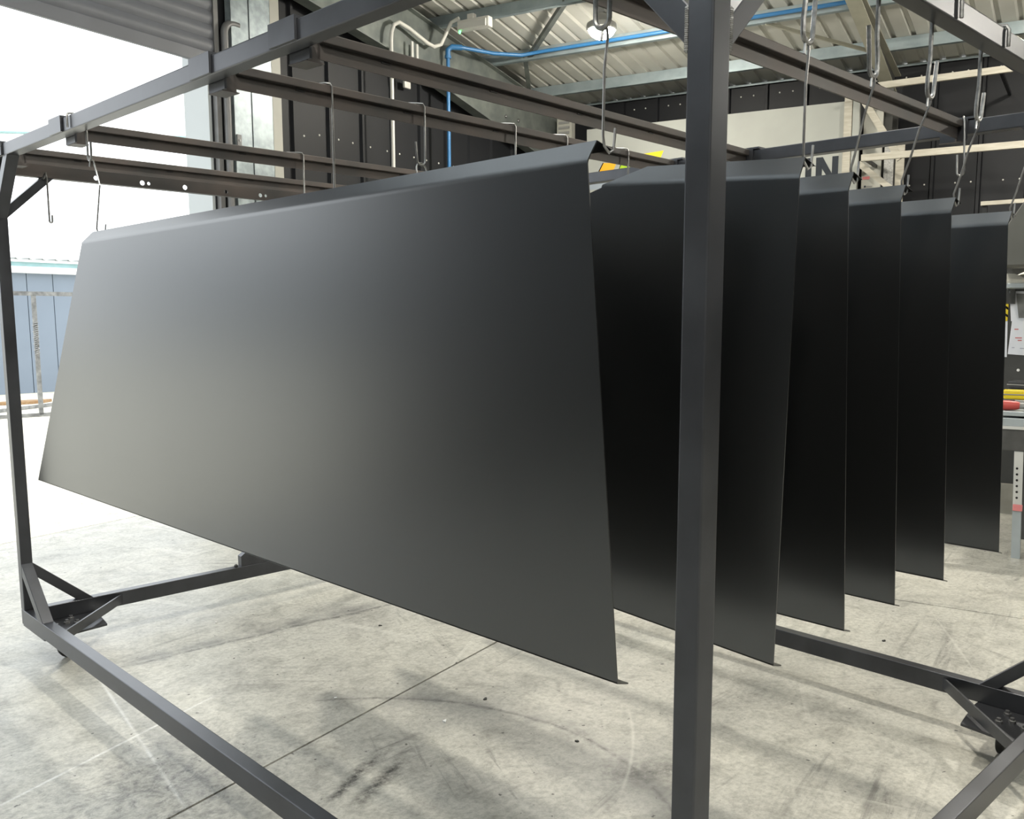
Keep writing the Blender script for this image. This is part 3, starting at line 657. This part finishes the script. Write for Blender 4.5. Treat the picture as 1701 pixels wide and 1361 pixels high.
o = MB().prism([(7.8, 16.0, .0), (8.2, 15.95, .0), (8.5, 16.15, .0), (8.0, 16.35, .0), (7.4, 16.3, .0)], (0, 0, .05)).build('offcut_plate', M['rust'], world=HALL); tag(o, 'brown offcut plate lying on the yard ground', 'plate')
# overhead pipe in the yard, on two posts
P0 = Vector((10.17, 17.57, 4.78)); P1_ = Vector((10.17-1.6, 17.57+1.7, 4.78))
def far(t): return Vector((4.505+(5.793-4.505)*t, 10.061+(8.363-10.061)*t, 3.6))
def scl(v): cc = Vector((-1.427, -.557, 1.626)); return cc+(v-cc)*1.6
q0, q1 = scl(far(-.55)), scl(far(1.32))
op = empty('overhead_pipe', mat=HALL); tag(op, 'thin pale blue pipe high above the yard outside the shutter', 'pipe')
MB().tube([q0, q1], .026, 10).build('pipe', M['nbteal'], op, smooth=True)
for q in (q0, q1): MB().tube([(q.x, q.y, 0), (q.x, q.y, q.z)], .04, 10).build('pipe_post', M['nbteal'], op, smooth=True)

# ================================================================== THE RACK
X, Y, H, B0, S, ST, SB = 2.349, 3.923, 2.351, .15, .05, .052, .073
rk = empty('hanging_rack', (0, 0, 0)); tag(rk, 'large dark steel hanging rack on castors holding the charcoal panels', 'rack')
BV = .004
def rbox(name, x0, x1, y0, y1, z0, z1, m='rack', parent=rk, bv=BV): return MB().box(x0, x1, y0, y1, z0, z1).bevel(bv, 3).build(name, M[m], parent)
for px, py in ((0, 0), (0, Y-S), (X-S, 0), (X-S, Y-S)): rbox('post', px, px+S, py, py+S, B0+SB, H-ST)
rbox('top_rail', 0, S, 0, Y, H-ST, H); rbox('top_rail', X-S, X, 0, Y, H-ST, H)
rbox('top_rail', S, X-S, 0, S, H-ST, H)
rbox('bottom_rail', 0, S, 0, Y, B0, B0+SB); rbox('bottom_rail', X-S, X, 0, Y, B0, B0+SB)
rbox('bottom_rail', S, X-S, 0, S, B0, B0+SB); rbox('bottom_rail', S, X-S, Y-S, Y, B0, B0+SB)
# far top channel, drilled through
mb = MB(); bm = mb.bm
zt, zb_, yy = H-.004, H-.104, Y-S
holes = [(.439, .011), (.656, .012), (.687, .008), (.870, .012), (1.089, .010), (1.285, .011), (1.316, .008), (1.50, .011), (1.72, .011)]
for yface in (yy, yy+.006):
    xs = S
    zc = zb_+.022
    for hx, hr in holes:
        c = .0145
        def v(x, z): return bm.verts.new((x, yface, z))
        bm.faces.new([v(xs, zb_), v(hx-c, zb_), v(hx-c, zt), v(xs, zt)])
        bm.faces.new([v(hx-c, zb_), v(hx+c, zb_), v(hx+c, zc-c), v(hx-c, zc-c)]); bm.faces.new([v(hx-c, zc+c), v(hx+c, zc+c), v(hx+c, zt), v(hx-c, zt)])
        n = 24
        for k in range(n):
            a0, a1 = 6.28319*k/n, 6.28319*(k+1)/n
            def sq(a):
                m_ = max(abs(math.cos(a)), abs(math.sin(a))); return (hx+c*math.cos(a)/m_, zc+c*math.sin(a)/m_)
            s0, s1 = sq(a0+.2618/1), sq(a1+.2618/1)
            ca = lambda a: (hx+hr*math.cos(a+.2618), zc+hr*math.sin(a+.2618))
            # exact square corners fall on multiples of 45 degrees: use unrotated angles
            s0, s1 = sq(a0), sq(a1); c0, c1 = (hx+hr*math.cos(a0), zc+hr*math.sin(a0)), (hx+hr*math.cos(a1), zc+hr*math.sin(a1))
            bm.faces.new([v(*s0), v(*s1), v(*c1), v(*c0)])
            if yface == yy: bm.faces.new([bm.verts.new((c0[0], yy, c0[1])), bm.verts.new((c1[0], yy, c1[1])), bm.verts.new((c1[0], yy+.006, c1[1])), bm.verts.new((c0[0], yy+.006, c0[1]))])
        xs = hx+c
    bm.faces.new([bm.verts.new((xs, yface, zb_)), bm.verts.new((X-S, yface, zb_)), bm.verts.new((X-S, yface, zt)), bm.verts.new((xs, yface, zt))])
bmesh.ops.remove_doubles(bm, verts=bm.verts, dist=1e-5)
mb.box(S, X-S, yy+.006, Y, zt-.006, zt); mb.box(S, X-S, yy+.006, Y, zb_, zb_+.006)
mb.build('drilled_channel', M['beam'], rk)
# knee braces
def brace(p, q, u, w=.048, h=.046):
    p, q = Vector(p), Vector(q); d = (q-p).normalized()*.026
    return MB().bar(p-d, q+d, u, w, h).bevel(.002, 1).build('brace', M['rack'], rk)
for px in (S/2, X-S/2):
    u = (1, 0, 0)
    brace((px, S-.001, H-.262), (px, .262, H-ST+.001), u); brace((px, Y-S+.001, H-.27), (px, Y-.250, H-ST+.001), u)
    brace((px, S-.001, B0+.27), (px, .275, B0+SB-.001), u); brace((px, Y-S+.001, B0+.27), (px, Y-.275, B0+SB-.001), u)
for py, top in ((S/2, H-ST), (Y-S/2, H-.104)):
    u = (0, 1, 0)
    brace((S-.001, py, H-.275), (S+.225-(H-ST-top)*.9, py, top+.001), u, .044, .036); brace((X-S+.001, py, H-.275), (X-S-.225+(H-ST-top)*.9, py, top+.001), u, .044, .036)
    brace((S-.001, py, B0+.27), (.275, py, B0+SB-.001), u); brace((X-S+.001, py, B0+.27), (X-.275, py, B0+SB-.001), u)
# weld beads on the near post
def weld(x, y, z0, z1, name='weld_bead'):
    mb = MB(); n = 22; pts = []
    mb.tube([(x+.0012*math.sin(k*2.3), y+.0012*math.cos(k*1.7), z0+(z1-z0)*k/n) for k in range(n+1)], .0042, 6)
    for k in range(n): mb.lathe([(.002, -.004), (.0056, 0), (.002, .004)], c=(x, y, z0+(z1-z0)*(k+.5)/n), n=6)
    mb.build(name, M['hook'], rk, smooth=True)
weld(.003, S+.002, H-.30, H-.232); weld(S+.002, .003, H-.30, H-.232)
# base plates, floor-level corner braces, bolts, castors
for cx_, cy_, sx, sy in ((0, 0, 1, 1), (0, Y, 1, -1), (X, 0, -1, 1), (X, Y, -1, -1)):
    pts = [(cx_, cy_), (cx_+sx*.30, cy_), (cx_+sx*.30, cy_+sy*.13), (cx_+sx*.13, cy_+sy*.30), (cx_, cy_+sy*.30)]
    pts = [(cx_+sx*.004, cy_+sy*.004), (cx_+sx*.31, cy_+sy*.004), (cx_+sx*.31, cy_+sy*.10), (cx_+sx*.285, cy_+sy*.285), (cx_+sx*.10, cy_+sy*.31), (cx_+sx*.004, cy_+sy*.31)]
    bpz_ = B0-.010
    pl = MB().prism([(x, y, bpz_) for x, y in pts], (0, 0, .010)).build('base_plate', M['rack'], rk)
    for ox, oy in ((.095, .095), (.095, .185), (.185, .095), (.15, .15), (.185, .185)):
        MB().lathe([(.014, 0), (.014, .010), (.008, .011), (.008, .020)], c=(cx_+sx*ox, cy_+sy*oy, B0), n=6).build('bolt', M['bolt'], pl)
    # diagonal flat across the corner
    p = (cx_+sx*(S-.004), cy_+sy*.445, B0+.037); q = (cx_+sx*.445, cy_+sy*(S-.004), B0+.037)
    MB().bar(p, q, (0, 0, 1), .045, .008).build('corner_brace', M['rack'], rk)
    # castor
    cc = Vector((cx_+sx*.12, cy_+sy*.19, 0))
    ca = MB().box(cc.x-.05, cc.x+.05, cc.y-.045, cc.y+.045, .126, B0-.010).bevel(.003, 1).build('castor', M['bolt'], rk)
    MB().lathe([(.03, 0), (.034, .006), (.03, .012)], c=(cc.x, cc.y, .114), n=16).build('swivel', M['bolt'], ca)
    for d in (-.021, .018): MB().prism([(cc.x-.03, cc.y+d, .116), (cc.x+.03, cc.y+d, .116), (cc.x+.035, cc.y+d, .045), (cc.x+.01, cc.y+d, .04)], (0, .003, 0)).build('fork', M['bolt'], ca)
    MB().lathe([(.044, -.016), (.05, -.011), (.05, .011), (.044, .016)], c=(cc.x+.02, cc.y, .05), ax=(0, 1, 0), n=24).build('wheel', M['rubber'], ca, smooth=True)
# bracket standing on the far bottom rail
br = MB().prism([(1.09, Y-S+.006, B0+SB), (1.09, Y-S+.006, B0+SB+.058), (1.115, Y-S+.006, B0+SB+.075), (1.32, Y-S+.006, B0+SB+.075), (1.32, Y-S+.006, B0+SB)], (0, .038, 0)).build('rail_bracket', M['rack'], rk)
MB().lathe([(.010, 0), (.010, .010), (.006, .016)], c=(1.065, Y-S+.02, B0+SB), n=6).build('bolt', M['bolt_dark'], rk)

# ------------------------------------------------------------------ crossbars with saddles
def crossbar(y, turn, label, w=.065):
    r = empty('crossbar', (0, y, H)); r.rotation_euler.z = turn; tag(r, label, 'crossbar', 'crossbars laid over the rack')
    # y here is the face toward the camera
    x0, x1 = S+.055, X-S-.012
    MB().box(x0, x1, 0, .045, -.025, 0).bevel(.0025, 2).build('top_strip', M['beam'], r)
    MB().box(x0-.006, x1, .020, .026, -.064, -.0245).build('web', M['beam'], r)
    for xs, inner in ((0, 1), (X-S, -1)):
        mb = MB(); t = .008
        c0, c1 = .02-w, .02+w
        off = (xs+S/2)*math.tan(turn)
        c0 += off; c1 += off
        mb.box(xs-t, xs+S+t, c0, c1, .001, .001+t)                      # over the rail
        ox = (xs-t, xs-.001) if inner > 0 else (xs+S+.001, xs+S+t)
        mb.box(ox[0], ox[1], c0, c1, -ST+.002, .001)
        ix = (xs+S+.001, xs+S+t) if inner > 0 else (xs-t, xs-.001)
        mb.box(ix[0], ix[1], c0+.03, c1, -.078, .001)
        mb.build('saddle', M['rack'], r).rotation_euler.z = -turn
        xa, xb = (xs+S+.003, x0+.002) if inner > 0 else (x1-.002, xs-.003)
        MB().box(xa, xb, .002, .085, -.080, -.077).build('end_tongue', M['beam'], r)
        MB().box(xa, xb, .020, .026, -.077, -.002).build('end_web', M['beam'], r)
    for k in range(5):
        xx = x0+.2+k*.42
        MB().box(xx, xx+.03, .0175, .020, -.034, -.029).build('slot', M['rib'], r)
    return r
crossbar(3.742, -.02, 'crossbar furthest left, close in front of the drilled rack channel')
crossbar(2.987, -.013, 'second crossbar from the left, crossing in front of the shutter opening')
crossbar(1.757, .028, 'third crossbar from the left, with several wire hooks over it')
crossbar(1.290, .0520, 'fourth crossbar from the left, the highest one left of the near post')
crossbar(.480, .005, 'crossbar furthest right, running down behind the big hooks')
BEAMY = lambda y0, t, x: y0+x*math.tan(t)

# ================================================================== PANELS
TH = .0025
def panel(x, face, flange_y, label, fx=.014):
    """face = polygon (y, z) in plane x, starting near-fold, far-fold, ... ; flange_y = (near y, far y) at the flange top"""
    (yn, zn), (yf_, zf) = face[0], face[1]
    fc = [(face[0][0], face[0][1]-.006), (face[1][0], face[1][1]-.006)]+list(face[2:])
    root = MB().prism([(x, y, z) for y, z in fc], (TH, 0, 0)).build('metal_flashing', M['panel'])
    tag(root, label, 'panel', 'charcoal panels hanging in the rack')
    # folded top: profile offsets (dx, dz) from the fold line; bend, sloped flange, bend
    fz = .038
    prof = [(0, -.006), (0, -.005), (.0001, -.003), (.0005, .0005), (.0012, .004), (.0024, .0075), (.0028, .0085), (.0028+(fx-.0028)*.97, .0085+(fz-.0085)*.97), (fx, fz)]
    def strip(prof, y0s, y1s, name, parent):
        mb = MB(); bm = mb.bm; rows = []
        for (dx, dz), y0, y1 in zip(prof, y0s, y1s):
            rows.append([bm.verts.new((x+dx, y0, zn+dz+(zf-zn)*(y0-yn)/(yf_-yn))), bm.verts.new((x+dx, y1, zn+dz+(zf-zn)*(y1-yn)/(yf_-yn)))])
        back = []
        for (dx, dz), y0, y1 in zip(prof, y0s, y1s):
            back.append([bm.verts.new((x+dx+TH, y0, zn+dz-TH*.6+(zf-zn)*(y0-yn)/(yf_-yn))), bm.verts.new((x+dx+TH, y1, zn+dz-TH*.6+(zf-zn)*(y1-yn)/(yf_-yn)))])
        for R in (rows, back):
            for A, B in zip(R, R[1:]): bm.faces.new((A[0], A[1], B[1], B[0]))
        for k in range(len(prof)-1):
            for e in (0, 1): bm.faces.new((rows[k][e], rows[k+1][e], back[k+1][e], back[k][e]))
        for k in (0, -1): bm.faces.new((rows[k][0], rows[k][1], back[k][1], back[k][0]))
        return mb.build(name, M['panel'], parent, smooth=True)
    n = len(prof)
    tt = [max(0, dz)/fz for dx, dz in prof]
    fl_ = strip(prof, [yn+(flange_y[0]-yn)*t for t in tt], [yf_+(flange_y[1]-yf_)*t for t in tt], 'top_flange', root)
    lip = [(fx, fz), (fx+.004, fz+.0005), (fx+.048, fz-.010)]
    strip(lip, [flange_y[0]+.002*k for k in range(3)], [flange_y[1]-.006*k for k in range(3)], 'return_lip', fl_)
    # bottom foot turned back
    (yb1, zb1), (yb0, zb0) = face[-2], face[-1]
    MB().hexa([(x, yb0, zb0-.001), (x, yb1, zb1-.001), (x+.036, yb1-.002, zb1-.012), (x+.036, yb0+.002, zb0-.012),
               (x, yb0, zb0+.002), (x, yb1, zb1+.002), (x+.036, yb1-.002, zb1-.009), (x+.036, yb0+.002, zb0-.009)]).build('bottom_flange', M['panel'], root)
    return root
panel(.066, [(.327, 1.918), (3.016, 1.899), (3.76, .862), (.236, .908)], (.318, 2.935), 'front charcoal panel, the longest one, with a pale sheen at its left end', .016)
panel(.39, [(.063, 1.898), (.58, 1.929), (2.05, 1.56), (2.35, 1.01), (.082, .897)], (.060, .455), 'second charcoal panel, seen on both sides of the near post')
names = ['third charcoal panel, first of the row right of the near post', 'fourth charcoal panel, between the third and fifth in the row',
         'fifth charcoal panel, next to the last one in the row', 'sixth and last charcoal panel, beside the workbench']
for xx, lb, dz in ((.68, names[0], 0), (.948, names[1], 0), (1.258, names[2], -.001), (1.69, names[3], -.001)):
    panel(xx, [(.108, 1.907+dz), (.42, 1.907+dz), (2.05, 1.50), (2.35, .903), (.071, .903)], (.104, .33), lb)

# ================================================================== HOOKS AND WIRES
def hook_obj(pts, r, label, m='hook', name='steel_hook', group='hooks over the rack rails', cat='hook'):
    o = MB().tube(pts, r, 8).build(name, M[m], smooth=True); return tag(o, label, cat, group)
R0 = .005
def over_nr(x, side, zlow, label, leg=.07, uw=.036):
    """hook over the near-right top rail: clip on the outer face, stem inside, U below"""
    yo, yi = -.007, S+.008; zt_ = H+.007
    pts = [(x+.006, yo, H-.045), (x+.004, yo, zt_-.012)]+[(x+.003, yo+.006, zt_-.002), (x+.002, yo+.016, zt_), (x, yi-.012, zt_), (x, yi-.003, zt_-.004), (x, yi, zt_-.014)]
    pts += [(x, yi, zlow+.09), (x-side*.008, yi, zlow+.045)]
    c = Vector((x-side*.008+side*uw/2, yi, zlow+uw/2+.004))
    pts += arc(c, (-side, 0, 0), (0, 0, -1), uw/2, 0, math.pi*.92, 10)
    e = pts[-1]; pts += [Vector((e.x+side*.006, yi, e.z+leg*.5)), Vector((e.x+side*.012, yi, e.z+leg))]
    return hook_obj(pts, R0, label)
over_nr(.383, 1, 2.142, 'steel hook just right of the near post, holding the second panel', leg=.14)
over_nr(.680, -1, 2.130, 'steel hook second right of the near post, holding the third panel', leg=.085)
over_nr(.955, 1, 2.136, 'steel hook third right of the near post, holding the fourth panel', leg=.075)
over_nr(1.262, 1, 2.131, 'steel hook fourth right of the near post, holding the fifth panel', leg=.06)
over_nr(1.69, 1, 2.13, 'steel hook nearest the right rack corner, holding the last panel', leg=.06)
def over_nl(y, zlow, label, r=R0, uw=.034, leg=.12, zclip=.045):
    xo, xi = -.007, S+.008; zt_ = H+.007
    pts = [(xo, y, H-zclip), (xo, y, zt_-.012), (xo+.004, y, zt_-.002), (xo+.012, y, zt_), (xi-.01, y, zt_), (xi-.002, y, zt_-.004), (xi, y, zt_-.014), (xi, y, zlow+.06)]
    c = Vector((xi, y-uw/2, zlow+uw/2))
    pts += arc(c, (0, 1, 0), (0, 0, -1), uw/2, 0, math.pi, 10)
    e = pts[-1]; pts += [Vector((xi, e.y-.002, e.z+leg))]
    return hook_obj(pts, r, label)
over_nl(.302, 2.146, 'steel hook in front of the glowing lamp, holding the front panel', leg=.16)
over_nl(2.868, 2.192, 'steel hook far left on the top rail, holding the front panel', r=.0038, uw=.034, leg=.05)
def wire(top, end, label, stub=True, r=.0028, mid=None):
    t, e = Vector(top), Vector(end)
    d = (e-t).normalized()
    pts = [t+Vector((-.010, 0, -.022)), t+Vector((-.008, 0, -.004)), t+Vector((-.002, 0, .005)), t+Vector((.005, 0, .002)), t+Vector((.007, 0, -.012))]
    pts += [t.lerp(e, .35), t.lerp(e, .7)] if mid is None else [Vector(mid)]
    pts += [e+Vector((0, 0, .012)), e+Vector((.004, 0, -.006)), e+Vector((.016, -.002, -.018)), e+Vector((.028, -.002, -.012))]
    if stub: pts += [e+Vector((.031, -.002, .010)), e+Vector((.033, -.002, .030))]
    o = MB().tube(pts, r, 7).build('hanging_wire', M['wire'], smooth=True)
    return tag(o, label, 'wire', 'wires holding the panels')
YI = S+.008
wire((.066, .285, 2.146), (.085, .305, 1.951), 'wire from the hook by the lamp down to the front panel')
wire((.066, 2.851, 2.192), (.085, 2.90, 1.937), 'kinked wire from the far left hook down to the front panel', mid=(.07, 2.80, 2.10))
wire((.392, YI, 2.146), (.41, .068, 1.934), 'wire down to the second panel right of the near post')
wire((.672, YI, 2.134), (.70, .115, 1.942), 'wire down to the near end of the third panel')
wire((.962, YI, 2.140), (.968, .118, 1.943), 'wire down to the near end of the fourth panel')
wire((1.27, YI, 2.134), (1.278, .112, 1.942), 'wire down to the near end of the fifth panel')
wire((1.70, YI, 2.134), (1.71, .112, 1.942), 'wire down to the last panel beside the workbench')
def over_beam(x, y, zlow, label, r=.0035, u=None, group='thin hooks over the crossbars', bend=.05):
    """rod with a bent top lying over a crossbar, running down its camera side"""
    zt_ = H+.0045; y = BEAMY(y, {2.987: -.013, 1.757: .028}[y], x)
    pts = [(x-bend-.008, y+.040, zt_), (x-.018, y+.006, zt_), (x-.006, y-.004, zt_-.001), (x, y-.0055, zt_-.010), (x, y-.0055, zlow+(.03 if u else 0))]
    if u:
        c = Vector((x-u/2, y-.0055, zlow+.018)); pts += arc(c, (1, 0, 0), (0, 0, -1), u/2, 0, math.pi, 8)
        e = pts[-1]; pts += [Vector((e.x-.006, e.y, e.z+.06))]
    return hook_obj(pts, r, label, 'wire', 'rod_hook', group)
over_beam(1.020, 2.987, 1.93, 'thin rod hook on the second crossbar above the front panel')
over_beam(.420, 1.757, 1.66, 'long thin rod hook, leftmost on the third crossbar', bend=.02)
over_beam(.795, 1.757, 2.145, 'open wire hook with a ring, second on the third crossbar', u=.034)
rg = MB().tube([Vector((.778+.022*math.sin(6.2832*k/16), 1.7735+.004*math.cos(6.2832*k/16), 2.128+.026*math.cos(6.2832*k/16))) for k in range(17)], .003, 7).build('wire_ring', M['wire'], smooth=True); tag(rg, 'wire ring held by the open hook above the front panel', 'ring')
over_beam(1.240, 1.757, 1.93, 'thin rod hook, third on the third crossbar')
over_beam(1.535, 1.757, 1.93, 'thin rod hook, fourth on the third crossbar near the pale cabinet')
over_beam(1.935, 1.757, 1.95, 'thin rod hook in front of the green stripe of the sign')
hook_obj([(X+.008, .52, H-.02), (X+.006, .52, H+.004), (X-.006, .51, H+.007), (X-S+.0, .495, H+.012), (X-S-.016, .487, H+.004), (X-S-.019, .484, H-.012), (X-S-.019, .476, 2.19), (X-S-.019, .474, 2.168)] +
         arc((X-S-.019, .488, 2.162), (0, -1, 0), (0, 0, -1), .013, 0, math.pi, 8) + [(X-S-.019, .504, 2.225)], .0035, 'thin double hook where the right crossbar meets the far rail', 'wire', 'rod_hook', 'thin hooks over the crossbars')
sp = MB(); sp.tube([(.205, 3.882, H-.108), (.208, 3.870, H-.109), (.212, 3.8665, H-.100), (.216, 3.8665, 2.27), (.220, 3.866, 2.24), (.219, 3.864, 2.06)]+arc((.225, 3.864, 2.05), (-1, 0, 0), (0, 0, -1), .006, 0, math.pi, 6)+[(.232, 3.864, 2.078)], .0045, 6)
o = sp.build('strap_hook', M['hook'], smooth=True); tag(o, 'slim strap hook hanging empty beside the far left post', 'hook')

# ------------------------------------------------------------------ small debris on the floor
def chip(x, y, s, m, label):
    mb = MB(); n = 6
    ang = sorted(random.uniform(0, 6.28) for _ in range(n))
    mb.prism([(x+s*random.uniform(.6, 1)*math.cos(a), y+s*random.uniform(.5, .9)*math.sin(a), 0.0) for a in ang], (0, 0, s*.35))
    o = mb.build('floor_chip', M[m], None); tag(o, label, 'chip', 'chips lying on the floor'); return o
chip(.951, 1.897, .016, 'chip', 'white chip lying on the floor near the dark joint')
chip(.766, 2.41, .010, 'chip', 'tiny white chip on the floor under the front panel')
chip(.855, 3.70, .014, 'chip', 'white chip on the floor near the left rack corner')
chip(1.206, 1.947, .013, 'darkchip', 'dark chip on the floor just under the front panel edge')
chip(1.195, 1.40, .012, 'darkchip', 'dark chip on the floor left of the near post')
chip(1.433, 3.044, .012, 'darkchip', 'dark chip on the floor under the middle of the front panel')
chip(3.092, 1.049, .016, 'darkchip', 'dark chip on the floor behind the far bottom rail')
